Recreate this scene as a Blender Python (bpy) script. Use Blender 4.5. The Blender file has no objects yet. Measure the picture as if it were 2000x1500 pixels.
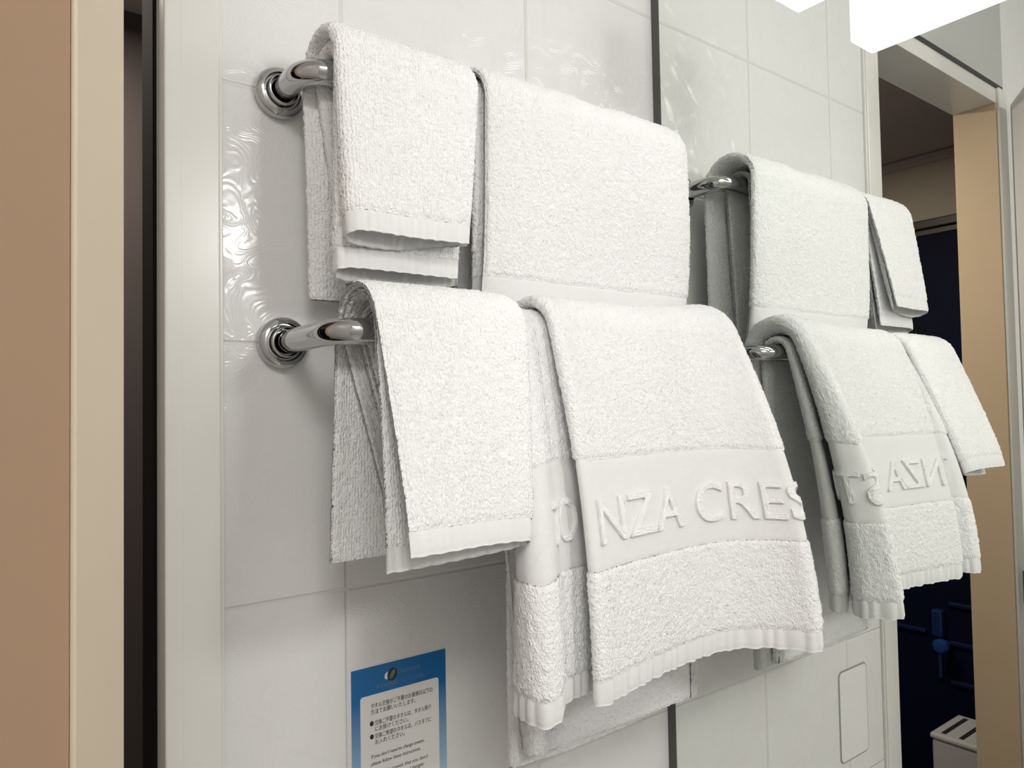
import bpy, bmesh, math, random
import numpy as np
from mathutils import Vector, Matrix

scene = bpy.context.scene
COL = scene.collection
rng = np.random.default_rng(7)

# ------------------------------------------------------------------ camera
# world: tiled towel wall is the plane y = 0 (x to the right, z up), its left trim at x = 0,
# the mirror wall is the plane x = MX, metres throughout
MX = 0.5365
CAM = (-0.17163, -0.62655, -0.05840)
YAW, PITCH, ROLL, FPX = 0.646813, 0.0326031, -0.0174558, 1429.18
fwd = Vector((math.sin(YAW)*math.cos(PITCH), math.cos(YAW)*math.cos(PITCH), math.sin(PITCH)))
rgt0 = Vector((math.cos(YAW), -math.sin(YAW), 0.0))
up0 = rgt0.cross(fwd)
rgt = rgt0*math.cos(ROLL) + up0*math.sin(ROLL)
upv = -rgt0*math.sin(ROLL) + up0*math.cos(ROLL)
cd = bpy.data.cameras.new('camera')
cd.sensor_fit = 'HORIZONTAL'; cd.sensor_width = 36.0
cd.lens = FPX/2000.0*36.0
cd.clip_start = 0.01; cd.clip_end = 50
cam = bpy.data.objects.new('camera', cd); COL.objects.link(cam)
cam.matrix_world = Matrix(((rgt.x, upv.x, -fwd.x, CAM[0]), (rgt.y, upv.y, -fwd.y, CAM[1]),
                           (rgt.z, upv.z, -fwd.z, CAM[2]), (0, 0, 0, 1)))
scene.camera = cam

# ------------------------------------------------------------------ world, lamps, exposure
w = bpy.data.worlds.new('world'); scene.world = w; w.use_nodes = True
w.node_tree.nodes['Background'].inputs[0].default_value = (1.0, 0.97, 0.92, 1)
w.node_tree.nodes['Background'].inputs[1].default_value = 0.05
scene.view_settings.view_transform = 'Standard'
scene.view_settings.look = 'None'
scene.view_settings.exposure = 0.22
scene.view_settings.gamma = 1.0
scene.view_settings.use_curve_mapping = False

def area_lamp(name, loc, target, sx, sy, power, color):
    l = bpy.data.lights.new(name, 'AREA'); l.shape = 'RECTANGLE'; l.size = sx; l.size_y = sy
    l.energy = power; l.color = color
    o = bpy.data.objects.new(name, l); COL.objects.link(o); o.location = loc
    o.rotation_euler = (Vector(target)-Vector(loc)).to_track_quat('-Z', 'Y').to_euler()
    return o
KEY_POWER, FILL_POWER, LAMP_EMIT = 2.9, 15.0, 3.0
area_lamp('basin_lamp_light', (0.42, -1.36, 0.40), (0.2, 0, -0.05), 0.16, 0.16, KEY_POWER, (1.0, 0.985, 0.965))
area_lamp('hall_fill_light', (-0.15, 0.62, 0.70), (-0.15, 0.62, -1), 0.2, 0.2, 8.5, (1.0, 0.90, 0.80))  # added fill that lifts the unlit hall and the left jamb
area_lamp('ceiling_fill_light', (-0.50, -1.45, 0.90), (-0.35, -1.00, -1), 0.50, 0.50, FILL_POWER, (1.0, 0.97, 0.94))  # added fill without a fixture, opens up the shade behind the towels

# ------------------------------------------------------------------ helpers
def tag(o, label=None, cat=None, group=None, kind=None):
    if label: o['label'] = label
    if cat: o['category'] = cat
    if group: o['group'] = group
    if kind: o['kind'] = kind
    return o

def empty(name, loc=(0, 0, 0)):
    o = bpy.data.objects.new(name, None); COL.objects.link(o); o.location = loc
    o.empty_display_size = 0.05
    return o

def link(name, me, mat, parent=None):
    o = bpy.data.objects.new(name, me); COL.objects.link(o)
    if mat: me.materials.append(mat)
    if parent:
        o.parent = parent
        o.matrix_parent_inverse = Matrix.Translation(-parent.location)
    return o

class B:
    """collects shapes for ONE mesh"""
    def __init__(s): s.bm = bmesh.new()
    def box(s, a, b, bevel=0.0, seg=2):
        t = bmesh.new(); bmesh.ops.create_cube(t, size=1)
        c = [(a[i]+b[i])/2 for i in range(3)]; d = [abs(b[i]-a[i]) for i in range(3)]
        for v in t.verts: v.co = Vector([c[i]+v.co[i]*d[i] for i in range(3)])
        if bevel: bmesh.ops.bevel(t, geom=t.edges[:], offset=bevel, segments=seg, profile=.5, affect='EDGES')
        s._add(t); return s
    def prism(s, pts, z0, z1, bevel=0.0):
        t = bmesh.new()
        vs = [t.verts.new((x, y, z0)) for x, y in pts]
        f = t.faces.new(vs)
        r = bmesh.ops.extrude_face_region(t, geom=[f])
        for v in r['geom']:
            if isinstance(v, bmesh.types.BMVert): v.co.z = z1
        bmesh.ops.recalc_face_normals(t, faces=t.faces[:])
        if bevel: bmesh.ops.bevel(t, geom=t.edges[:], offset=bevel, segments=2, profile=.5, affect='EDGES')
        s._add(t); return s
    def tube(s, path, r, n=32, cap=True):
        t = bmesh.new(); P = [Vector(p) for p in path]; rings = []
        up = Vector((0, 0, 1)); prev = None
        for i, p in enumerate(P):
            d = (P[min(i+1, len(P)-1)]-P[max(i-1, 0)]).normalized()
            if prev is None:
                a = d.cross(up) if abs(d.dot(up)) < .95 else d.cross(Vector((1, 0, 0)))
            else: a = prev - d*prev.dot(d)
            a.normalize(); prev = a; b = d.cross(a)
            rr = r[i] if isinstance(r, (list, tuple)) else r
            rings.append([t.verts.new(p+(a*math.cos(2*math.pi*k/n)+b*math.sin(2*math.pi*k/n))*rr) for k in range(n)])
        for A, C in zip(rings, rings[1:]):
            for k in range(n): t.faces.new((A[k], A[(k+1) % n], C[(k+1) % n], C[k]))
        if cap: t.faces.new(rings[0][::-1]); t.faces.new(rings[-1])
        bmesh.ops.recalc_face_normals(t, faces=t.faces[:])
        s._add(t); return s
    def lathe(s, prof, origin, axis, n=64):
        """prof: (distance along axis, radius)"""
        path = [Vector(origin)+Vector(axis)*h for h, r in prof]
        t = bmesh.new(); ax = Vector(axis).normalized()
        a = ax.orthogonal().normalized(); b = ax.cross(a); rings = []
        for p, (h, r) in zip(path, prof):
            rings.append([t.verts.new(p+(a*math.cos(2*math.pi*k/n)+b*math.sin(2*math.pi*k/n))*max(r, 1e-5)) for k in range(n)])
        for A, C in zip(rings, rings[1:]):
            for k in range(n): t.faces.new((A[k], A[(k+1) % n], C[(k+1) % n], C[k]))
        bmesh.ops.recalc_face_normals(t, faces=t.faces[:])
        s._add(t); return s
    def _add(s, t):
        me = bpy.data.meshes.new('tmp'); t.to_mesh(me); t.free(); s.bm.from_mesh(me); bpy.data.meshes.remove(me)
    def build(s, name, mat, parent=None, smooth=False, angle=None):
        me = bpy.data.meshes.new(name); s.bm.to_mesh(me); s.bm.free()
        if smooth:
            for p in me.polygons: p.use_smooth = True
            if angle is not None:
                me.set_sharp_from_angle(angle=math.radians(angle))
        return link(name, me, mat, parent)

def structure(o, label, cat):
    return tag(o, label, cat, kind='structure')

# ------------------------------------------------------------------ materials
class NT:
    def __init__(s, name):
        s.m = bpy.data.materials.new(name); s.m.use_nodes = True
        s.t = s.m.node_tree; s.b = s.t.nodes['Principled BSDF']
    def n(s, typ, **kw):
        nd = s.t.nodes.new(typ)
        for k, v in kw.items():
            if hasattr(nd, k): setattr(nd, k, v)
            else: nd.inputs[k.replace('_', ' ')].default_value = v
        return nd
    def l(s, a, b): s.t.links.new(a, b)
    def math(s, op, a, b=None, clamp=False):
        nd = s.t.nodes.new('ShaderNodeMath'); nd.operation = op; nd.use_clamp = clamp
        for i, v in enumerate((a, b)):
            if v is None: continue
            if isinstance(v, (int, float)): nd.inputs[i].default_value = v
            else: s.l(v, nd.inputs[i])
        return nd.outputs[0]
    def bump(s, h, dist, strength=1.0, normal=None):
        nd = s.n('ShaderNodeBump'); nd.inputs['Strength'].default_value = strength
        nd.inputs['Distance'].default_value = dist; s.l(h, nd.inputs['Height'])
        if normal is not None: s.l(normal, nd.inputs['Normal'])
        return nd.outputs[0]

def plain(name, col, rough=0.5, metal=0.0, spec=0.5, coat=0.0, noise=0.0, nscale=30):
    m = NT(name); b = m.b
    b.inputs['Base Color'].default_value = (*col, 1); b.inputs['Roughness'].default_value = rough
    b.inputs['Metallic'].default_value = metal; b.inputs['Specular IOR Level'].default_value = spec
    b.inputs['Coat Weight'].default_value = coat
    if noise:
        tc = m.n('ShaderNodeTexCoord'); nz = m.n('ShaderNodeTexNoise', Scale=nscale, Detail=4.0)
        m.l(tc.outputs['Object'], nz.inputs['Vector'])
        mx = m.n('ShaderNodeMix', data_type='RGBA')
        mx.inputs[6].default_value = (*[c*(1-noise) for c in col], 1); mx.inputs[7].default_value = (*[min(1, c*(1+noise)) for c in col], 1)
        m.l(nz.outputs[0], mx.inputs[0]); m.l(mx.outputs[2], b.inputs['Base Color'])
    return m.m

TILE, TX1 = 0.22, 0.1094
def tile_material():
    m = NT('glossy_tile_panel'); b = m.b
    tc = m.n('ShaderNodeTexCoord'); sp = m.n('ShaderNodeSeparateXYZ'); m.l(tc.outputs['Object'], sp.inputs[0])
    def dist(c, off):
        a = m.math('SUBTRACT', c, off); a = m.math('DIVIDE', a, TILE)
        a = m.math('ADD', a, 100.5); a = m.math('FRACT', a); a = m.math('SUBTRACT', a, 0.5)
        return m.math('MULTIPLY', m.math('ABSOLUTE', a), TILE)
    dx = dist(sp.outputs[0], TX1); dz = dist(sp.outputs[2], 0.0)
    d = m.math('MINIMUM', dx, dz)
    def ramp(v, a, c):
        r = m.n('ShaderNodeMapRange', interpolation_type='SMOOTHSTEP')
        r.inputs['From Min'].default_value = a; r.inputs['From Max'].default_value = c
        m.l(v, r.inputs['Value']); return r.outputs['Result']
    groove = ramp(d, 0.0006, 0.0024)
    line = ramp(d, 0.0003, 0.0012)
    mx = m.n('ShaderNodeMix', data_type='RGBA'); m.l(line, mx.inputs[0])
    mx.inputs[6].default_value = (0.74, 0.73, 0.66, 1); mx.inputs[7].default_value = (0.79, 0.79, 0.78, 1)
    m.l(mx.outputs[2], b.inputs['Base Color'])
    b.inputs['Roughness'].default_value = 0.16
    b.inputs['Specular IOR Level'].default_value = 0.5
    # engraved swirls: contour lines of a soft noise field
    n1 = m.n('ShaderNodeTexNoise', Scale=24.0, Detail=1.5, Distortion=0.6); m.l(tc.outputs['Object'], n1.inputs['Vector'])
    sw = m.math('SINE', m.math('MULTIPLY', n1.outputs[0], 170.0))
    n2 = m.n('ShaderNodeTexNoise', Scale=140.0, Detail=2.0); m.l(tc.outputs['Object'], n2.inputs['Vector'])
    h = m.math('ADD', m.math('MULTIPLY', sw, 0.5), m.math('MULTIPLY', n2.outputs[0], 0.8))
    h = m.math('MULTIPLY', h, groove)
    b1 = m.bump(h, 0.00012, 0.75)
    b2 = m.bump(groove, 0.0009, 0.9, b1)
    m.l(b2, b.inputs['Normal'])
    return m.m

def terry_material(name='white_terry', col=(0.95, 0.95, 0.945), rib=0.0):
    m = NT(name); b = m.b
    uv = m.n('ShaderNodeTexCoord')
    mp = m.n('ShaderNodeMapping'); mp.inputs['Scale'].default_value = (1.0, 0.62, 1.0); m.l(uv.outputs['UV'], mp.inputs['Vector'])
    v = m.n('ShaderNodeTexVoronoi', feature='F1', Scale=820.0); m.l(mp.outputs[0], v.inputs['Vector'])
    n = m.n('ShaderNodeTexNoise', Scale=520.0, Detail=3.0, Distortion=0.6); m.l(mp.outputs[0], n.inputs['Vector'])
    h = m.math('SUBTRACT', m.math('MULTIPLY', n.outputs[0], 1.6), m.math('MULTIPLY', v.outputs['Distance'], 0.9))
    if rib:
        sx = m.n('ShaderNodeSeparateXYZ'); m.l(uv.outputs['UV'], sx.inputs[0])
        nw = m.n('ShaderNodeTexNoise', Scale=90.0, Detail=2.0); m.l(mp.outputs[0], nw.inputs['Vector'])
        r = m.math('SINE', m.math('ADD', m.math('MULTIPLY', sx.outputs[0], 2*math.pi/0.0023), m.math('MULTIPLY', nw.outputs[0], 7.0)))
        h = m.math('ADD', h, m.math('MULTIPLY', r, rib))
    m.l(m.bump(h, 0.0013, 0.78), b.inputs['Normal'])
    b.inputs['Base Color'].default_value = (*col, 1); b.inputs['Roughness'].default_value = 1.0
    b.inputs['Specular IOR Level'].default_value = 0.1
    return m.m

def pile_material():
    m = NT('white_raised_pile'); b = m.b
    tc = m.n('ShaderNodeTexCoord'); n = m.n('ShaderNodeTexNoise', Scale=620.0, Detail=3.0); m.l(tc.outputs['Object'], n.inputs['Vector'])
    m.l(m.bump(n.outputs[0], 0.0012, 0.5), b.inputs['Normal'])
    b.inputs['Base Color'].default_value = (0.87, 0.87, 0.86, 1); b.inputs['Roughness'].default_value = 1.0
    b.inputs['Specular IOR Level'].default_value = 0.1
    return m.m

def woven_material():
    m = NT('white_flat_weave'); b = m.b
    uv = m.n('ShaderNodeTexCoord'); sx = m.n('ShaderNodeSeparateXYZ'); m.l(uv.outputs['UV'], sx.inputs[0])
    a = m.math('SINE', m.math('MULTIPLY', sx.outputs[0], 2*math.pi/0.0011))
    c = m.math('SINE', m.math('MULTIPLY', sx.outputs[1], 2*math.pi/0.0011))
    n = m.n('ShaderNodeTexNoise', Scale=160.0, Detail=3.0); m.l(uv.outputs['UV'], n.inputs['Vector'])
    h = m.math('ADD', m.math('MULTIPLY', a, c), m.math('MULTIPLY', n.outputs[0], 2.0))
    m.l(m.bump(h, 0.0003, 0.5), b.inputs['Normal'])
    b.inputs['Base Color'].default_value = (0.87, 0.87, 0.86, 1); b.inputs['Roughness'].default_value = 0.9
    b.inputs['Specular IOR Level'].default_value = 0.15
    return m.m

M = {}
M['tile'] = tile_material()
M['terry'] = terry_material()
M['terry_rib'] = terry_material('white_ribbed_terry', rib=0.16)
M['weave'] = woven_material()
M['loop_pile'] = pile_material()
M['chrome'] = plain('chrome', (0.50, 0.50, 0.50), 0.06, 1.0)
M['mirror'] = plain('mirror_silver', (0.93, 0.95, 0.925), 0.0, 1.0)
M['dark_metal'] = plain('dark_channel', (0.10, 0.10, 0.09), 0.4, 0.3)
M['ivory_trim'] = plain('ivory_coated_trim', (0.79, 0.785, 0.745), 0.27, 0.0, 0.5, 0.0, noise=.02)
M['white_wall'] = plain('white_panel', (0.82, 0.82, 0.80), 0.35, noise=.02)
M['grey_wall'] = plain('grey_panel', (0.52, 0.53, 0.51), 0.4, noise=.02)
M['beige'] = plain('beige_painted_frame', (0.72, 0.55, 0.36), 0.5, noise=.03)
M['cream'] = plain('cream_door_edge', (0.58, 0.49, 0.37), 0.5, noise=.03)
M['door_skin'] = plain('shaded_cream_door_skin', (0.37, 0.245, 0.155), 0.55, noise=.03, nscale=12)  # cream door's inner face browned, its shade put into the colour
M['floor'] = plain('grey_floor', (0.70, 0.68, 0.65), 0.4, noise=.1)
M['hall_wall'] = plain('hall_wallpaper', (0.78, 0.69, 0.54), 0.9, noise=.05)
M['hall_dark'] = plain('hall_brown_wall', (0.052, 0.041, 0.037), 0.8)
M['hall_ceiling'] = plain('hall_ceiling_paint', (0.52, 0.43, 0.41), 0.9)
M['navy'] = plain('navy_lacquer', (0.003, 0.006, 0.026), 0.6, 0.0, 0.15)
M['blue_metal'] = plain('blue_enamel', (0.02, 0.07, 0.30), 0.25)
M['brown_metal'] = plain('bronze_frame', (0.05, 0.035, 0.02), 0.4)
M['white_plastic'] = plain('white_plastic', (0.70, 0.68, 0.66), 0.4)
M['slot'] = plain('dark_slot', (0.03, 0.03, 0.03), 0.7)
M['black'] = plain('black_plastic', (0.02, 0.02, 0.02), 0.4)
M['return_shade'] = plain('dark_return_shade', (0.012, 0.011, 0.010), 0.9, 0.0, 0.05)
M['ink'] = plain('black_ink', (0.02, 0.02, 0.025), 0.6)
M['grey_ink'] = plain('grey_ink', (0.14, 0.22, 0.31), 0.6)
M['paper'] = plain('white_print', (0.80, 0.79, 0.76), 0.45)
M['logo_white'] = plain('logo_white', (0.80, 0.80, 0.82), 0.4)
M['logo_green'] = plain('logo_green', (0.10, 0.20, 0.13), 0.4)
M['groove'] = plain('groove_grey', (0.33, 0.32, 0.30), 0.6)
def emit_material():
    m = NT('lamp_diffuser'); b = m.b
    b.inputs['Base Color'].default_value = (0.9, 0.9, 0.9, 1)
    b.inputs['Emission Color'].default_value = (1.0, 0.985, 0.96, 1)
    b.inputs['Emission Strength'].default_value = LAMP_EMIT
    return m.m
M['diffuser'] = emit_material()
def card_material():
    m = NT('blue_gradient_print'); b = m.b
    tc = m.n('ShaderNodeTexCoord'); sp = m.n('ShaderNodeSeparateXYZ'); m.l(tc.outputs['Object'], sp.inputs[0])
    r = m.n('ShaderNodeMapRange'); r.inputs['From Min'].default_value = -0.030; r.inputs['From Max'].default_value = -0.138
    m.l(sp.outputs[2], r.inputs['Value'])
    cr = m.n('ShaderNodeValToRGB'); m.l(r.outputs['Result'], cr.inputs[0])
    e = cr.color_ramp.elements
    e[0].color = (0.0, 0.135, 0.40, 1); e[1].color = (0.34, 0.52, 0.66, 1); e2 = e.new(1.0); e2.color = (0.74, 0.78, 0.80, 1); e[1].position = 0.75
    m.l(cr.outputs[0], b.inputs['Base Color']); b.inputs['Roughness'].default_value = 0.25
    return m.m
M['card'] = card_material()

# ------------------------------------------------------------------ the bathroom shell
ZF, ZC = -1.45, 0.92            # floor, ceiling
XL, YF = -1.30, -1.75           # left and front walls
OX0, OX1, OZ = -0.588, -0.044, 0.600    # doorway in the towel wall plane: left jamb, right trim, head
DEP = 0.088                     # wall thickness
o = B().box((0.0, 0, ZF), (MX+0.006, 0.03, ZC)).build('wall_back', M['tile'])
structure(o, 'white glossy tile-patterned wall behind the towel rails', 'wall')
o = B().box((MX+0.006, YF, ZF), (MX+0.04, 0.0, ZC)).build('wall_right', M['white_wall'])
structure(o, 'white wall carrying the mirror', 'wall')
o = B().box((XL-0.04, YF, ZF), (XL, 0.0, ZC)).build('wall_left', M['white_wall'])
structure(o, 'white wall left of the doorway', 'wall')
o = B().box((XL-0.04, YF-0.04, ZF), (MX+0.04, YF, ZC)).build('wall_front', M['white_wall'])
structure(o, 'white wall facing the towel wall', 'wall')
o = B().box((XL, 0.0, ZF), (OX0-0.045, DEP, ZC)).build('wall_doorway', M['white_wall'])
structure(o, 'white wall beside the hinge side of the doorway', 'wall')
o = B().box((OX0-0.045, 0.0, OZ+0.045), (0.0, DEP, ZC)).build('wall_over_doorway', M['grey_wall'])
structure(o, 'grey panel above the door head', 'wall')
o = B().box((XL, YF, ZC), (MX+0.04, DEP, ZC+0.04)).build('ceiling', M['white_wall'])
structure(o, 'white bathroom ceiling', 'ceiling')
o = B().box((XL, YF, ZF-0.04), (MX+0.04, DEP, ZF)).build('floor', M['floor'])
structure(o, 'grey bathroom floor', 'floor')

# ivory trim closing the towel wall on the doorway side
t = B()
t.box((OX1, -0.0075, ZF), (-0.0012, 0.064, ZC), 0.0018)
t.box((-0.0030, -0.0045, ZF), (0.0016, 0.0, ZC), 0.0008)
t.box((-0.0312, -0.00765, ZF), (-0.0305, -0.0070, ZC))
o = t.build('trim_1', M['ivory_trim']); structure(o, 'glossy ivory vertical trim between doorway and towel wall', 'trim')
o = B().box((OX1-0.003, 0.020, ZF), (OX1-0.0002, 0.0625, ZC)).build('trim_9', M['return_shade'])  # dark strip added where the trim's return only lies in shade
structure(o, 'dark strip standing in for shade on the return of the ivory trim', 'trim')
# left jamb and head of the doorway
o = B().box((OX0-0.018, 0.0, ZF), (OX0, DEP, OZ), 0.001).build('trim_3', M['beige'])
structure(o, 'beige door jamb reflected in the mirror', 'trim')
o = B().box((OX0-0.045, -0.006, ZF), (OX0-0.002, -0.0002, OZ+0.034), 0.001).build('trim_2', M['ivory_trim'])
structure(o, 'narrow ivory casing on the face of the door jamb', 'trim')
o = B().box((OX0-0.012, 0.0, OZ), (OX1+0.01, DEP, OZ+0.04), 0.001).build('trim_4', M['ivory_trim'])
structure(o, 'grey-white head of the door frame', 'trim')
o = B().box((OX0-0.03, -0.0035, OZ+0.033), (OX1, 0.0005, OZ+0.040)).build('trim_5', M['black'])
structure(o, 'black gasket strip above the door head', 'trim')

# door leaf, opened into the room: hinge at the left jamb, free edge beside the camera
H2 = Vector((-0.618, -0.018)); E2 = Vector((-0.1239, -0.33))
dd = (E2-H2).normalized(); nn = Vector((dd.y, -dd.x))           # nn faces the room side (camera)
if nn.y > 0: nn = -nn
TH = 0.0345
door = empty('door_1', (H2.x, H2.y, ZF)); structure(door, 'beige door leaf opened into the bathroom beside the camera', 'door')
E1 = E2+nn*TH; H1 = H2+nn*TH
def lp(a, k): return (a.x+dd.x*k, a.y+dd.y*k)
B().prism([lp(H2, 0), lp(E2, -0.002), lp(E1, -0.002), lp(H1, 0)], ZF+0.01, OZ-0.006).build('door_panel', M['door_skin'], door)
B().prism([lp(E2, -0.002), lp(E2, 0), lp(E1, 0), lp(E1, -0.002)], ZF+0.01, OZ-0.006, 0.0007).build('edge_band', M['cream'], door)
ok_ = nn*(-0.0012)
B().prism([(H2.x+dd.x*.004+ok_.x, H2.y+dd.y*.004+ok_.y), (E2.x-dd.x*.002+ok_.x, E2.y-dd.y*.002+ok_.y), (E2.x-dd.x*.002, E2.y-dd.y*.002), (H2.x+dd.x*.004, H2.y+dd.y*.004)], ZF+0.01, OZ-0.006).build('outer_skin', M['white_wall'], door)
hb = B().tube([(-0.597, -0.020, -0.50), (-0.597, -0.020, -0.43)], 0.007, 20)
hb.build('door_hinge', M['dark_metal'], door)

# ------------------------------------------------------------------ dark hall beyond the doorway
HX, HY = -1.25, 0.95
HC = 0.735
o = B().box((HX-0.04, DEP, ZF), (HX, HY, HC+0.05)).build('wall_hall_left', M['hall_wall']); structure(o, 'dim beige hall wall seen through the doorway', 'wall')
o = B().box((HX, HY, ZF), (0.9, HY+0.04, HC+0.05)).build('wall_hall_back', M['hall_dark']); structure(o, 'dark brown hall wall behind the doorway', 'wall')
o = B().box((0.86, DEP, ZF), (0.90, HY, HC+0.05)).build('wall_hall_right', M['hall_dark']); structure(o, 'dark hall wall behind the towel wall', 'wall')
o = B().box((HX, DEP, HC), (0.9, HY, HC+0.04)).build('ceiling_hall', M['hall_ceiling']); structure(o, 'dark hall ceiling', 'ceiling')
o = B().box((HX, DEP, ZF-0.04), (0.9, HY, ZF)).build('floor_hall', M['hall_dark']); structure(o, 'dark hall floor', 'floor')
o = B().box((HX, DEP, HC-0.030), (HX+0.03, HY, HC), 0.008).build('trim_6', M['hall_ceiling']); structure(o, 'cornice moulding along the hall ceiling', 'trim')
d2 = empty('door_2', (HX, 0.55, ZF)); structure(d2, 'dark navy hall door in a bronze frame', 'door')
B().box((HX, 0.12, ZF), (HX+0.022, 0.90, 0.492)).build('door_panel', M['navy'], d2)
B().box((HX, 0.10, 0.492), (HX+0.035, 0.92, 0.520), 0.003).box((HX, 0.10, 0.470), (HX+0.028, 0.92, 0.490), 0.003).build('door_frame', M['brown_metal'], d2)
q = B()
for z in (-0.70, -0.82, -0.94): q.box((HX+0.02, 0.15, z), (HX+0.034, 0.40, z+0.014), 0.004)
q.box((HX+0.02, 0.47, -0.80), (HX+0.034, 0.88, -0.786), 0.004)
q.build('moulding', plain('navy_moulding', (0.008, 0.02, 0.075), 0.3), d2)
B().box((HX+0.02, 0.412, -0.80), (HX+0.05, 0.445, -0.715), 0.006).box((HX+0.022, 0.424, -0.93), (HX+0.034, 0.434, -0.80), 0.003).build('handle_plate', plain('dim_blue_enamel', (0.012, 0.035, 0.14), 0.3), d2)
B().lathe([(0, .011), (.02, .011), (.028, .021), (.045, .023), (.055, .016), (.058, 0.0)], (HX+0.04, 0.405, -0.815), (1, 0, 0), 24).build('door_knob', M['blue_metal'], d2, True, 40)

# white slatted box standing on the hall floor
px, py = -1.02, 0.235
bx = empty('air_purifier', (px, py, ZF))
tag(bx, 'white box with slotted top standing in the dark hall, seen through the doorway', 'air purifier')
B().box((px-0.09, py-0.17, ZF), (px+0.09, py+0.10, -1.0), 0.006).build('body', M['white_plastic'], bx)
B().box((px-0.094, py-0.174, -1.0), (px+0.094, py+0.104, -0.985), 0.005).build('top_grille', plain('pale_grille', (.78, .77, .74), .4), bx)
for i in range(5):
    yy = py+0.075-i*0.045
    B().box((px-0.075, yy-0.006, -0.987), (px+0.075, yy+0.006, -0.9842)).build('vent_slot', M['slot'], bx)

# ------------------------------------------------------------------ mirror
mr = empty('mirror', (MX, -0.70, 0.0)); tag(mr, 'large frameless wall mirror beside the towel rails, reflecting towels and doorway', 'mirror')
B().box((MX, -1.45, -0.62), (MX+0.005, -0.0122, ZC-0.02)).build('mirror_glass', M['mirror'], mr)
B().box((MX-0.0006, -0.0124, -0.62), (MX+0.005, -0.0004, ZC-0.02), 0.0002).build('edge_channel', M['dark_metal'], mr)

# ------------------------------------------------------------------ lamp on the mirror
lx0, lx1, ly1, lz = 0.4406, 0.4873, -0.2335, 0.3255
vl = empty('vanity_lamp', (0.51, -0.40, lz+0.05)); tag(vl, 'white glowing box lamp mounted on the mirror at top right', 'lamp')
B().box((lx0, ly1-0.42, lz), (lx1, ly1, lz+0.085), 0.0025, 2).build('diffuser', M['diffuser'], vl)
B().box((lx1-0.002, ly1-0.115, lz+0.043), (MX, ly1-0.075, lz+0.062), 0.002).build('bracket', M['black'], vl)
B().box((lx1-0.002, ly1-0.36, lz+0.043), (MX, ly1-0.32, lz+0.062), 0.002).build('bracket', M['black'], vl)

# ------------------------------------------------------------------ towel rails
BU = dict(y=-0.066, z=0.2190, xl=0.0500, xr=0.4900)
BL = dict(y=-0.1225, z=0.0010, xl=0.0510, xr=0.4920)
RB, RP = 0.0098, 0.0102
def rail(b, label):
    r = empty('towel_rail', ((b['xl']+b['xr'])/2, 0, b['z'])); tag(r, label, 'towel rail', 'chrome towel rails on the tiled wall')
    R = 0.024; path = []
    xl, xr, y, z = b['xl'], b['xr'], b['y'], b['z']
    path.append((xl, -0.006, z))
    for i in range(17):
        a = math.pi/2*i/16; path.append((xl+R-R*math.cos(a), y+R-R*math.sin(a), z))
    for i in range(17):
        a = math.pi/2*(1-i/16); path.append((xr-R+R*math.cos(a), y+R-R*math.sin(a), z))
    path.append((xr, -0.006, z))
    B().tube(path, RP, 40).build('bar', M['chrome'], r, True, 50)
    for x in (xl, xr):
        pr = [(0, .0215), (.002, .0222), (.0065, .0222), (.0095, .0212), (.0112, .0190), (.0118, .0172), (.0120, .0165),
              (.0095, .0152), (.0098, .0140), (.0155, .0134), (.0166, .0128), (.0168, .0122), (.0150, .0116), (.0100, .0112), (.0100, .0)]
        B().lathe(pr, (x, 0.0, z), (0, -1, 0), 64).build('wall_flange', M['chrome'], r, True, 35)
    return r
rail(BU, 'upper chrome towel rail, set closer to the tiled wall')
rail(BL, 'lower chrome towel rail, standing further out from the tiled wall')

# ------------------------------------------------------------------ towels
def spline(C, n):
    """Catmull-Rom through the control rows C (K x D), resampled to n rows"""
    C = np.asarray(C, float); K = len(C)
    P = np.vstack([2*C[0]-C[1], C, 2*C[-1]-C[-2]])
    out = []
    for i in range(K-1):
        p0, p1, p2, p3 = P[i:i+4]
        t = np.linspace(0, 1, 40, endpoint=False)[:, None]
        out.append(.5*((2*p1)+(-p0+p2)*t+(2*p0-5*p1+4*p2-p3)*t**2+(-p0+3*p1-3*p2+p3)*t**3))
    out.append(C[-1:]); Q = np.vstack(out)
    L = np.r_[0, np.cumsum(np.linalg.norm(np.diff(Q[:, :2], axis=0), axis=1))]
    s = np.linspace(0, L[-1], n)
    return np.stack([np.interp(s, L, Q[:, k]) for k in range(Q.shape[1])], 1), L[-1]

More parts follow.
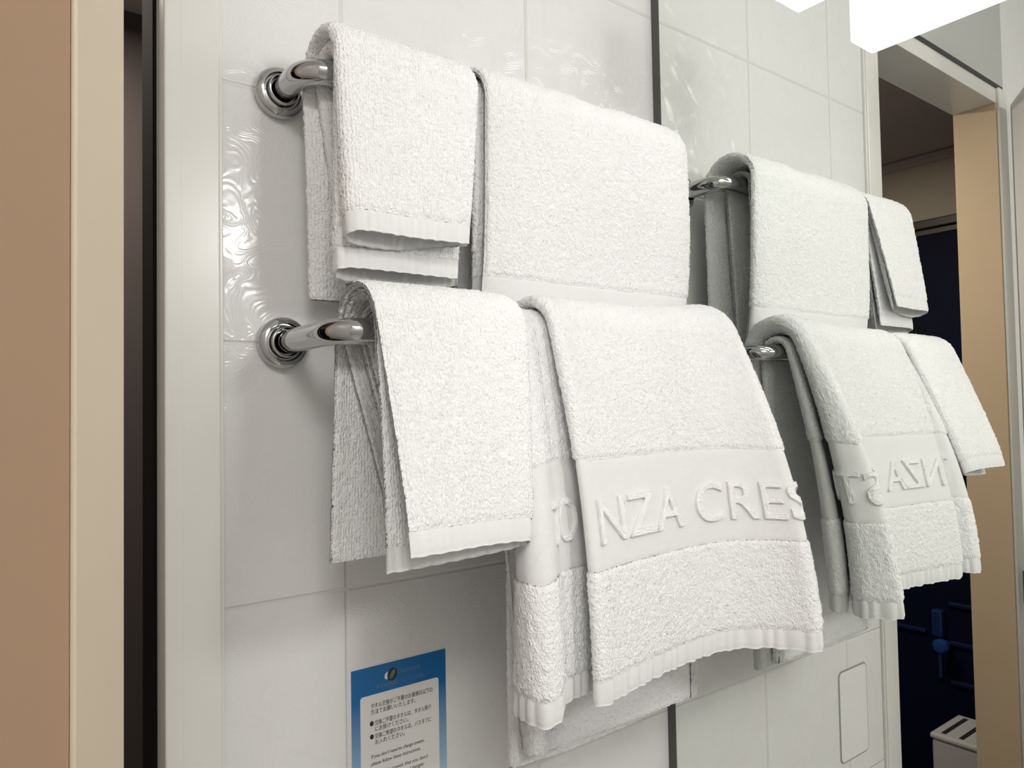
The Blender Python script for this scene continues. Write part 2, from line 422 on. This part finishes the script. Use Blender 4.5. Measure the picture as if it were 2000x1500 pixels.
class Cloth:
    """a folded sheet hung over a rail. ctrl rows: bottom x, y, z of the front; top x, layer offset; back x, z.
       wexp shapes how fast the front leaves the rail plane."""
    def __init__(s, ctrl, bar, wexp=1.0, res=0.0019, wav=0.0012, yback=None, seed=0):
        C, L = spline(ctrl, 4); n = max(12, int(L/res)); s.C, s.L = spline(ctrl, n); s.n = n
        s.ps = np.linspace(0, s.L, n)
        K1, K2, K3 = 60, 24, 50; prof = np.zeros((n, K1+K2+K3, 3))
        xb, yb, zb, xt, nt, xk, zk = s.C.T[:7]
        mx = s.C[:, 7] if s.C.shape[1] > 7 else np.zeros(n)
        r = RB+nt
        w = np.linspace(1, 0, K1)[None, :]
        # leave the rail along its tangent, so that the front falls without a kink
        al = np.arctan(np.clip(wexp*(bar['y']-r-yb)/np.maximum(bar['z']-zb, .02), 0, .9)) if wexp > 0 else np.zeros(n)
        ys = bar['y']-r*np.cos(al); zs = bar['z']+r*np.sin(al)
        f = 1-(1-w)**wexp if wexp > 0 else w**(-wexp)
        prof[:, :K1, 0] = xt[:, None]+(xb-xt)[:, None]*w+mx[:, None]*4*w*(1-w)
        prof[:, :K1, 1] = ys[:, None]+(yb-ys)[:, None]*f
        prof[:, :K1, 2] = zs[:, None]+(zb-zs)[:, None]*w
        th = al[:, None]+(math.pi-al)[:, None]*np.linspace(0, 1, K2+2)[1:-1][None, :]
        prof[:, K1:K1+K2, 0] = xt[:, None]
        prof[:, K1:K1+K2, 1] = bar['y']-r[:, None]*np.cos(th)
        prof[:, K1:K1+K2, 2] = bar['z']+r[:, None]*np.sin(th)
        w = np.linspace(0, 1, K3)[None, :]
        prof[:, K1+K2:, 0] = xt[:, None]+(xk-xt)[:, None]*w
        ybk = bar['y']+r if yback is None else np.minimum(bar['y']+r, -0.006)*0+(bar['y']+r)+yback
        prof[:, K1+K2:, 1] = (bar['y']+r)[:, None]+(ybk-(bar['y']+r))[:, None]*w
        prof[:, K1+K2:, 2] = bar['z']+(zk-bar['z'])[:, None]*w
        s.prof = prof
        s.cum = np.concatenate([np.zeros((n, 1)), np.cumsum(np.linalg.norm(np.diff(prof, axis=1), axis=2), axis=1)], 1)
        s.tot = s.cum[:, -1]; s.seed = seed; s.wav = wav
    def grid(s, dA, dB, fromend=False):
        """positions at the same distances from the front hem (or the back hem) for all columns"""
        m = dA.shape[1]; X = np.zeros((s.n, m, 3))
        for i in range(s.n):
            d = dA[i]
            for k in range(3): X[i, :, k] = np.interp(d, s.cum[i], s.prof[i, :, k])
        return X
    def soften(s, X, D):
        """broad creases and waviness along the sheet normal"""
        N = normals(X); p = s.ps[:, None]; sd = s.seed*1.7
        f = (np.sin(p*38+sd+D*3)*.45+np.sin(p*71+D*9+sd*2)*.30+np.sin(p*21-D*14+sd*3)*.45+np.sin(D*33+p*13+sd)*.25)
        return X+N*(f*s.wav)[:, :, None]

def normals(X):
    dp = np.gradient(X, axis=0); dq = np.gradient(X, axis=1)
    N = np.cross(dp, dq); N /= np.maximum(np.linalg.norm(N, axis=2, keepdims=True), 1e-12)
    return N

def sheet_mesh(parts):
    """parts: list of (X grid, thickness grid/array, fuzz, U grid, V grid) -> one mesh"""
    Vs, Fs, UVs = [], [], []; off = 0
    for X, th, fuzz, U, Vv in parts:
        n, m = X.shape[:2]; N = normals(X)
        T = np.full((n, m), th/2.0)
        for (sl, f) in (((0, slice(None)), .35), ((-1, slice(None)), .35), ((slice(None), 0), .35), ((slice(None), -1), .35)):
            T[sl] = np.minimum(T[sl], th/2*f)
        if n > 4 and m > 4:
            for (sl) in ((1, slice(1, -1)), (-2, slice(1, -1)), (slice(1, -1), 1), (slice(1, -1), -2)):
                T[sl] = np.minimum(T[sl], th/2*.8)
        def nz(): return rng.normal(0, 1, (n, m))*fuzz
        A = X+N*(T+nz())[:, :, None]; Bk = X-N*(T+nz())[:, :, None]
        Vs += [A.reshape(-1, 3), Bk.reshape(-1, 3)]
        idx = np.arange(n*m).reshape(n, m)
        q = np.stack([idx[:-1, :-1], idx[1:, :-1], idx[1:, 1:], idx[:-1, 1:]], -1).reshape(-1, 4)
        b = q[:, ::-1]+n*m
        rim = np.concatenate([idx[:, 0], idx[-1, 1:], idx[-2::-1, -1], idx[0, -2:0:-1]])
        r2 = np.roll(rim, -1); rq = np.stack([rim, rim+n*m, r2+n*m, r2], -1)[:, ::-1]
        F = np.concatenate([q, b, rq])+off; Fs.append(F); off += 2*n*m
        uv = np.stack([U.reshape(-1), Vv.reshape(-1)], 1); UVs += [uv, uv+.5]
    V = np.vstack(Vs); F = np.vstack(Fs); UV = np.vstack(UVs)
    me = bpy.data.meshes.new('cloth')
    me.vertices.add(len(V)); me.vertices.foreach_set('co', V.astype(np.float32).ravel())
    me.loops.add(F.size); me.loops.foreach_set('vertex_index', F.astype(np.int32).ravel())
    me.polygons.add(len(F)); me.polygons.foreach_set('loop_start', np.arange(0, F.size, 4, dtype=np.int32))
    me.update(calc_edges=True); me.validate()
    me.polygons.foreach_set('use_smooth', np.ones(len(me.polygons), bool))
    ul = me.uv_layers.new(name='UVMap'); ul.data.foreach_set('uv', UV[F.ravel()].astype(np.float32).ravel())
    me.update(); return me

RES = 0.0019
def towel(label, group, name, origin, cloths, hem=0.017, band=None, mat='terry', thick=0.0052, backhem=True, rib_len=0.0125, rib_amp=.0011):
    t = empty(name, origin); tag(t, label, 'towel', group)
    terry, hems, bands = [], [], []
    for c in cloths:
        n = c.n; tot = c.tot; mean = tot.mean()
        U = lambda m: np.repeat(c.ps[:, None], m, 1)
        def sec(a, b, res=RES):
            """a, b: arrays of distances from the front hem"""
            m = max(4, int(np.max(b-a)/res)); tt = np.linspace(0, 1, m)[None, :]
            D = a[:, None]+(b-a)[:, None]*tt
            X = c.soften(c.grid(D, None), D); return X, D, m
        z = np.zeros(n)
        e = tot-(hem if backhem else 0)
        if band:
            for a, b in ((z+hem, z+band[0]), (z+band[1], e)):
                X, D, m = sec(a, b); terry.append((X, thick, 0.00042, U(m), D))
            X, D, m = sec(z+band[0]-.0012, z+band[1]+.0012)
            bands.append((X, .0026, 0.0, U(m), D))
        else:
            X, D, m = sec(z+hem, e); terry.append((X, thick, 0.00042, U(m), D))
        for a, b in ((z, z+hem+.0015),)+(((e-.0015, tot),) if backhem else ()):
            X, D, m = sec(a, b, 0.002)
            N = normals(X)
            ph = c.ps[:, None]*2*math.pi/rib_len
            X = X+N*(np.sin(ph+1.3*np.sin(ph*.31))*rib_amp)[:, :, None]
            X[:, :, 2] += (np.sin(ph*.5+.6)*rib_amp*.5)*np.linspace(1, 0, m)[None, :]
            hems.append((X, .0030, 0.00008, U(m), D))
    link('terry_cloth', sheet_mesh(terry), M[mat], t)
    if bands: link('woven_band', sheet_mesh(bands), M['weave'], t)
    link('hem', sheet_mesh(hems), M['weave'], t)
    return t

def text_mesh(body, size, ext, bev, sx=1.0, shear=0.0, spacing=1.0, offset=0.0, res=6):
    c = bpy.data.curves.new('txt', 'FONT'); c.body = body; c.size = size; c.extrude = ext; c.bevel_depth = bev
    c.bevel_resolution = 2; c.shear = shear; c.space_character = spacing; c.offset = offset; c.resolution_u = res
    o = bpy.data.objects.new('txt', c); COL.objects.link(o)
    dg = bpy.context.evaluated_depsgraph_get(); me = bpy.data.meshes.new_from_object(o.evaluated_get(dg))
    bpy.data.objects.remove(o); bpy.data.curves.remove(c)
    bm = bmesh.new(); bm.from_mesh(me); bpy.data.meshes.remove(me)
    bmesh.ops.remove_doubles(bm, verts=bm.verts[:], dist=1e-5)
    for v in bm.verts: v.co.x *= sx
    return bm

def emboss(c, words, parent):
    """words: (text, p start, d baseline, cap size, direction, x scale, spacing) raised in terry on cloth c"""
    big = bmesh.new()
    for body, p0, d0, size, dr, sx, spc in words:
        bm = text_mesh(body, size, 0.0016, 0.0008, sx, 0, spc, offset=-0.0003)
        for it in range(3):
            lo = [e for e in bm.edges if e.calc_length() > 0.0035]
            if not lo: break
            bmesh.ops.subdivide_edges(bm, edges=lo, cuts=1)
            bmesh.ops.triangulate(bm, faces=bm.faces[:])
        P = np.array([v.co[:] for v in bm.verts])
        p = p0+dr*P[:, 0]; d = d0+P[:, 1]; h = P[:, 2]+0.0016
        gp = np.clip(p/c.L*(c.n-1), 0, c.n-1.001)
        dmin, dmax = d.min()-.004, d.max()+.004
        m = int((dmax-dmin)/.0015)+4
        D = np.repeat(np.linspace(dmin, dmax, m)[None, :], c.n, 0)
        X = c.soften(c.grid(D, None), D); N = normals(X)
        gd = (d-dmin)/(dmax-dmin)*(m-1)
        i = gp.astype(int); j = np.clip(gd.astype(int), 0, m-2); a = (gp-i)[:, None]; b = (gd-j)[:, None]
        def bl(G): return (G[i, j]*(1-a)+G[i+1, j]*a)*(1-b)+(G[i, j+1]*(1-a)+G[i+1, j+1]*a)*b
        nn_ = bl(N); nn_ /= np.linalg.norm(nn_, axis=1, keepdims=True)
        Q = bl(X)+nn_*(dr*h)[:, None]
        Q += nn_*rng.normal(0, .00025, len(Q))[:, None]
        for v, qv in zip(bm.verts, Q): v.co = Vector(qv)
        if dr < 0: pass
        bmesh.ops.recalc_face_normals(bm, faces=bm.faces[:])
        me = bpy.data.meshes.new('l'); bm.to_mesh(me); bm.free(); big.from_mesh(me); bpy.data.meshes.remove(me)
    uvl = big.loops.layers.uv.new('UVMap')
    for f in big.faces:
        for lo in f.loops: lo[uvl].uv = (lo.vert.co.x, lo.vert.co.z)
    me = bpy.data.meshes.new('lettering'); big.to_mesh(me); big.free()
    o = link('lettering', me, M['loop_pile'], parent)
    return o

# control rows: xb, yb, zb (front bottom)   xt, n (over the rail)   xk, zk (back bottom)
# upper left folded face towel: two U-folded layers, folds to the left
T1a = [(.166, -.1235, .0785, .193, .026, .196, .036), (.120, -.1245, .0770, .130, .026, .132, .036), (.071, -.1225, .0775, .074, .026, .074, .036),
       (.0615, -.1150, .0740, .0620, .0225, .065, .036), (.068, -.1060, .0705, .071, .0190, .074, .036), (.100, -.1030, .0695, .12, .0190, .12, .036),
       (.135, -.1060, .0735, .16, .0190, .16, .036), (.168, -.1185, .0785, .190, .0200, .19, .036)]
T1b = [(.169, -.1000, .0530, .189, .0135, .192, .050), (.120, -.1000, .053, .13, .0135, .132, .050), (.071, -.0990, .053, .076, .0135, .096, .050),
       (.0610, -.0925, .0495, .068, .0095, .092, .050), (.070, -.0850, .0455, .077, .0060, .096, .050), (.120, -.0830, .0445, .12, .0060, .132, .050), (.160, -.0870, .0460, .18, .0060, .19, .050), (.172, -.0950, .0490, .189, .0090, .19, .050)]
c1 = [Cloth(T1a, BU, 1.0, seed=1, wav=.0010), Cloth(T1b, BU, 1.0, seed=2, wav=.0008)]
towel('small white face towel folded in four at the left of the upper rail', 'white terry towels on the chrome rails', 'face_towel', (.125, -.066, .24), c1, hem=.0165, mat='terry_rib', rib_len=.0060, rib_amp=.0006, backhem=False)

# upper right bath towel
T2 = [(.1975, -.0830, -.020, .2010, .0250, .204, -.02), (.215, -.0870, -.020, .215, .0270, .22, -.02), (.30, -.0880, -.020, .30, .0275, .30, -.02), (.40, -.0890, -.020, .40, .0275, .40, -.02),
      (.455, -.0900, -.020, .458, .0290, .452, -.02), (.4740, -.0830, -.020, .4740, .0250, .470, -.02), (.460, -.0720, -.020, .458, .0185, .452, -.02),
      (.40, -.0690, -.020, .40, .0170, .40, -.02), (.30, -.0690, -.020, .30, .0170, .30, -.02), (.215, -.0690, -.020, .212, .0170, .22, -.02), (.1960, -.0660, -.02, .1950, .0130, .208, -.02),
      (.215, -.0580, -.020, .215, .0085, .22, -.02), (.30, -.0560, -.020, .30, .0070, .30, -.02), (.40, -.0560, -.020, .40, .0070, .40, -.02), (.448, -.0560, -.020, .455, .0075, .44, -.02)]
c2 = [Cloth(T2, BU, -3.0, seed=3, wav=.0022)]
t2 = towel('large white bath towel on the upper rail, right of the folded face towel', 'white terry towels on the chrome rails', 'bath_towel', (.34, -.066, .24), c2, band=(.018, .0805), hem=.017, backhem=False)

# lower left face towel
T3a = [(.0570, -.2130, -.1530, .0630, .0255, .057, -.176), (.080, -.2120, -.1530, .085, .0260, .08, -.176), (.120, -.2090, -.1530, .13, .0260, .13, -.176), (.152, -.2090, -.1540, .180, .0260, .165, -.176),
       (.1610, -.2040, -.1570, .199, .0225, .182, -.176), (.150, -.1970, -.1610, .188, .0190, .17, -.176), (.120, -.1910, -.1640, .13, .0190, .13, -.15), (.080, -.1885, -.1660, .085, .0190, .112, -.15), (.0535, -.1870, -.1665, .0650, .0190, .106, -.15)]
T3b = [(.072, -.178, -.150, .075, .0125, .118, -.15), (.12, -.176, -.150, .12, .0125, .13, -.15), (.140, -.177, -.150, .182, .0125, .165, -.15), (.149, -.172, -.150, .190, .0095, .175, -.15),
       (.140, -.166, -.150, .18, .0060, .165, -.15), (.12, -.165, -.150, .12, .0060, .13, -.15), (.072, -.165, -.150, .077, .0060, .118, -.15)]
c3 = [Cloth(T3a, BL, 1.15, seed=4, wav=.0010), Cloth(T3b, BL, 1.15, seed=5, wav=.0006)]
towel('small white face towel hanging at the left of the lower rail', 'white terry towels on the chrome rails', 'face_towel', (.13, -.122, .02), c3, hem=.0165, mat='terry_rib', rib_len=.0070, rib_amp=.0006, backhem=False)

# lower right bath towel with the raised lettering
zt = -.286
T4 = [(.262, -.1950, zt, .275, .0205, .27, -.372), (.2350, -.2025, zt, .245, .0210, .25, -.372), (.2205, -.2070, zt, .232, .0225, .230, -.378), (.2145, -.2145, zt, .2280, .0245, .227, -.382), (.2210, -.2170, zt, .234, .0262, .232, -.384),
      (.2450, -.2105, zt, .255, .0270, .26, -.386), (.2850, -.2030, zt, .295, .0275, .30, -.387), (.3350, -.1965, zt, .345, .0280, .35, -.387), (.3860, -.1960, zt, .39, .0290, .39, -.387), (.4120, -.2035, zt, .415, .0305, .41, -.386),
      (.4320, -.2190, zt, .435, .0325, .43, -.386), (.4450, -.2370, zt, .450, .0340, .445, -.385), (.4520, -.2520, zt, .461, .0340, .455, -.384), (.4620, -.2530, zt, .469, .0320, .462, -.383), (.4740, -.2400, zt, .475, .0290, .468, -.382),
      (.4830, -.2260, zt, .476, .0250, .468, -.380), (.4780, -.2140, zt, .470, .0205, .464, -.378), (.4550, -.2030, zt, .450, .0165, .45, -.374),
      (.4000, -.1850, zt, .39, .0145, .39, -.37), (.3300, -.1830, zt, .33, .0140, .33, -.37), (.2600, -.1870, zt, .27, .0140, .28, -.37), (.2050, -.1930, zt, .220, .0140, .25, -.37, -.002), (.1880, -.2050, zt, .2120, .0150, .244, -.37, -.004), (.1770, -.2160, zt, .2060, .0155, .240, -.37, -.006),
      (.1660, -.2185, zt-.002, .2010, .0140, .236, -.37, -.009), (.1570, -.2100, zt, .1990, .0120, .236, -.37, -.011), (.1570, -.1930, zt, .2010, .0095, .24, -.37, -.009), (.1700, -.1810, zt, .215, .0075, .25, -.37, -.004),
      (.2600, -.1740, zt, .26, .0065, .28, -.37), (.3800, -.1720, zt, .38, .0065, .38, -.37), (.4400, -.1850, zt, .445, .0075, .45, -.37), (.4720, -.2000, zt, .466, .0085, .46, -.37), (.4840, -.1980, zt, .469, .0070, .46, -.37), (.4760, -.1860, zt, .466, .0050, .46, -.37), (.4500, -.1760, zt, .455, .0040, .45, -.37)]
T4 = [r if len(r) == 8 else r+(0.0,) for r in T4]
c4 = [Cloth(T4, BL, 1.75, seed=6, wav=.0012)]
t4 = towel('large white bath towel with raised lettering on the lower rail', 'white terry towels on the chrome rails', 'bath_towel', (.34, -.122, .02), c4, band=(.100, .186), hem=.018, backhem=False)
def p_at(c, x, y):
    i = np.argmin((c.C[:, 0]-x)**2+(c.C[:, 1]-y)**2); return c.ps[i]
pN = p_at(c4[0], .2235, -.216)
pI = p_at(c4[0], .188, -.206)
emboss(c4[0], [('NZA CRESTON', pN-.001, .1195, .0505, 1, 1.15, 1.05)], t4)
emboss(c4[0], [('TO', p_at(c4[0], .182, -.211), .1220, .0480, -1, .70, 1.0)], t4)

# ------------------------------------------------------------------ notice card on the wall
cz, cx0, cx1 = -0.295, 0.1128, 0.2128
card = empty('notice_card', ((cx0+cx1)/2, 0, cz)); tag(card, 'blue notice sticker with a white text panel on the tiles below the face towel', 'notice')
B().box((cx0, -0.0006, cz-0.1430), (cx1, 0.0, cz)).build('card_sheet', M['card'], card)
card.children[0].data.transform(Matrix.Translation((-(cx0+cx1)/2, 0, -cz))); card.children[0].matrix_parent_inverse = Matrix.Identity(4)
def rounded(x0, x1, z0, z1, r, y, name, mat, parent, n=8):
    bm = bmesh.new(); vs = []
    for cx, czz, a0 in ((x1-r, z1-r, 0), (x0+r, z1-r, 90), (x0+r, z0+r, 180), (x1-r, z0+r, 270)):
        for i in range(n+1):
            a = math.radians(a0+90*i/n); vs.append(bm.verts.new((cx+r*math.cos(a), y, czz+r*math.sin(a))))
    f = bm.faces.new(vs); ex = bmesh.ops.extrude_face_region(bm, geom=[f])
    for v in ex['geom']:
        if isinstance(v, bmesh.types.BMVert): v.co.y = y+0.0004
    bmesh.ops.recalc_face_normals(bm, faces=bm.faces[:])
    me = bpy.data.meshes.new(name); bm.to_mesh(me); bm.free(); return link(name, me, mat, parent)
rounded(cx0+.0085, cx1-.0085, cz-.126, cz-.0255, .003, -0.0009, 'text_panel', M['paper'], card)
def flat_text(body, size, x, z, mat, name, parent, shear=0.0, sx=1.0, off=0.0, y=-0.00105, width=None):
    bm = text_mesh(body, size, 0.00005, 0, 1.0, shear, 1.0, off, 3)
    if width:
        wd = max(v.co.x for v in bm.verts); sx = width/wd
    for v in bm.verts: v.co = Vector((x+v.co.x*sx, y-v.co.z, z+v.co.y))
    me = bpy.data.meshes.new(name); bm.to_mesh(me); bm.free(); return link(name, me, mat, parent)
tx = cx0+.0185
Z = lambda dz: cz-dz
flat_text('タオル交換がご不要のお客様は以下の', .0052, tx, Z(.0375), M['ink'], 'notice_text', card, width=.066)
flat_text('方法でお願いいたします。', .0052, tx, Z(.0432), M['ink'], 'notice_text', card, width=.047)
flat_text('●', .0060, tx-.0012, Z(.0535), M['ink'], 'notice_text', card, width=.0042)
flat_text('交換ご不要のタオルは、タオル掛け', .0052, tx+.004, Z(.0535), M['ink'], 'notice_text', card, width=.060)
flat_text('にお掛けください。', .0052, tx+.004, Z(.0590), M['ink'], 'notice_text', card, width=.035)
flat_text('●', .0060, tx-.0012, Z(.0655), M['ink'], 'notice_text', card, width=.0042)
flat_text('交換ご希望のタオルは、バスタブに', .0052, tx+.004, Z(.0655), M['ink'], 'notice_text', card, width=.060)
flat_text('お入れください。', .0052, tx+.004, Z(.0710), M['ink'], 'notice_text', card, width=.031)
flat_text('If you don\u2019t need to change towels,', .0047, tx, Z(.0830), M['ink'], 'notice_text', card, .22, width=.056)
flat_text('please follow these instructions.', .0047, tx, Z(.0895), M['ink'], 'notice_text', card, .22, width=.052)
flat_text('Hang the towels that you don\u2019t', .0047, tx+.004, Z(.0990), M['ink'], 'notice_text', card, .22, width=.056)
flat_text('need on the towel hanger', .0047, tx+.004, Z(.1050), M['ink'], 'notice_text', card, .22, width=.052)
flat_text('CREDUONE', .0046, cx0+.047, Z(.0120), M['grey_ink'], 'header_text', card, width=.024, y=-.00075)
flat_text('タオル交換についてのお願い', .0040, cx0+.024, Z(.0210), M['grey_ink'], 'header_text', card, width=.054, y=-.00075)
def disc(cx, zc, rx, rz, y, name, mat, hole=0.0, rot=0.35):
    bm = bmesh.new(); n = 40; A = []; Bq = []
    for i in range(n):
        a = 2*math.pi*i/n
        def pt(k):
            u, v = rx*k*math.cos(a), rz*k*math.sin(a)
            return (cx+u*math.cos(rot)+v*math.sin(rot), y, zc-u*math.sin(rot)+v*math.cos(rot))
        A.append(bm.verts.new(pt(1)));
        if hole: Bq.append(bm.verts.new(pt(hole)))
    if hole:
        for i in range(n): bm.faces.new((A[i], A[(i+1) % n], Bq[(i+1) % n], Bq[i]))
    else: bm.faces.new(A)
    me = bpy.data.meshes.new(name); bm.to_mesh(me); bm.free(); return link(name, me, mat, card)
lcx, lcz = cx0+.0405, Z(.0112)
disc(lcx-.0045, lcz-.0002, .0026, .0034, -.00072, 'logo', M['logo_white'])
disc(lcx+.0008, lcz, .0050, .0060, -.00076, 'logo', M['ink'])
disc(lcx+.0010, lcz, .0020, .0048, -.00080, 'logo', M['logo_green'], 0.0, .5)

flat_text('GINZA CRESTON', .0075, cx0+.017, Z(.1380), M['ink'], 'footer_text', card, width=.060, y=-.00075)

# service hatch lower on the wall, seen in the mirror
hp = empty('service_hatch', (.095, 0, -.555)); tag(hp, 'rounded rectangular hatch outline low on the tiled wall, seen in the mirror', 'hatch')
rounded(.052, .139, -.628, -.484, .010, -0.0006, 'hatch_seam', M['groove'], hp)
rounded(.0545, .1365, -.6255, -.4865, .008, -0.0012, 'hatch_cover', M['white_wall'], hp)
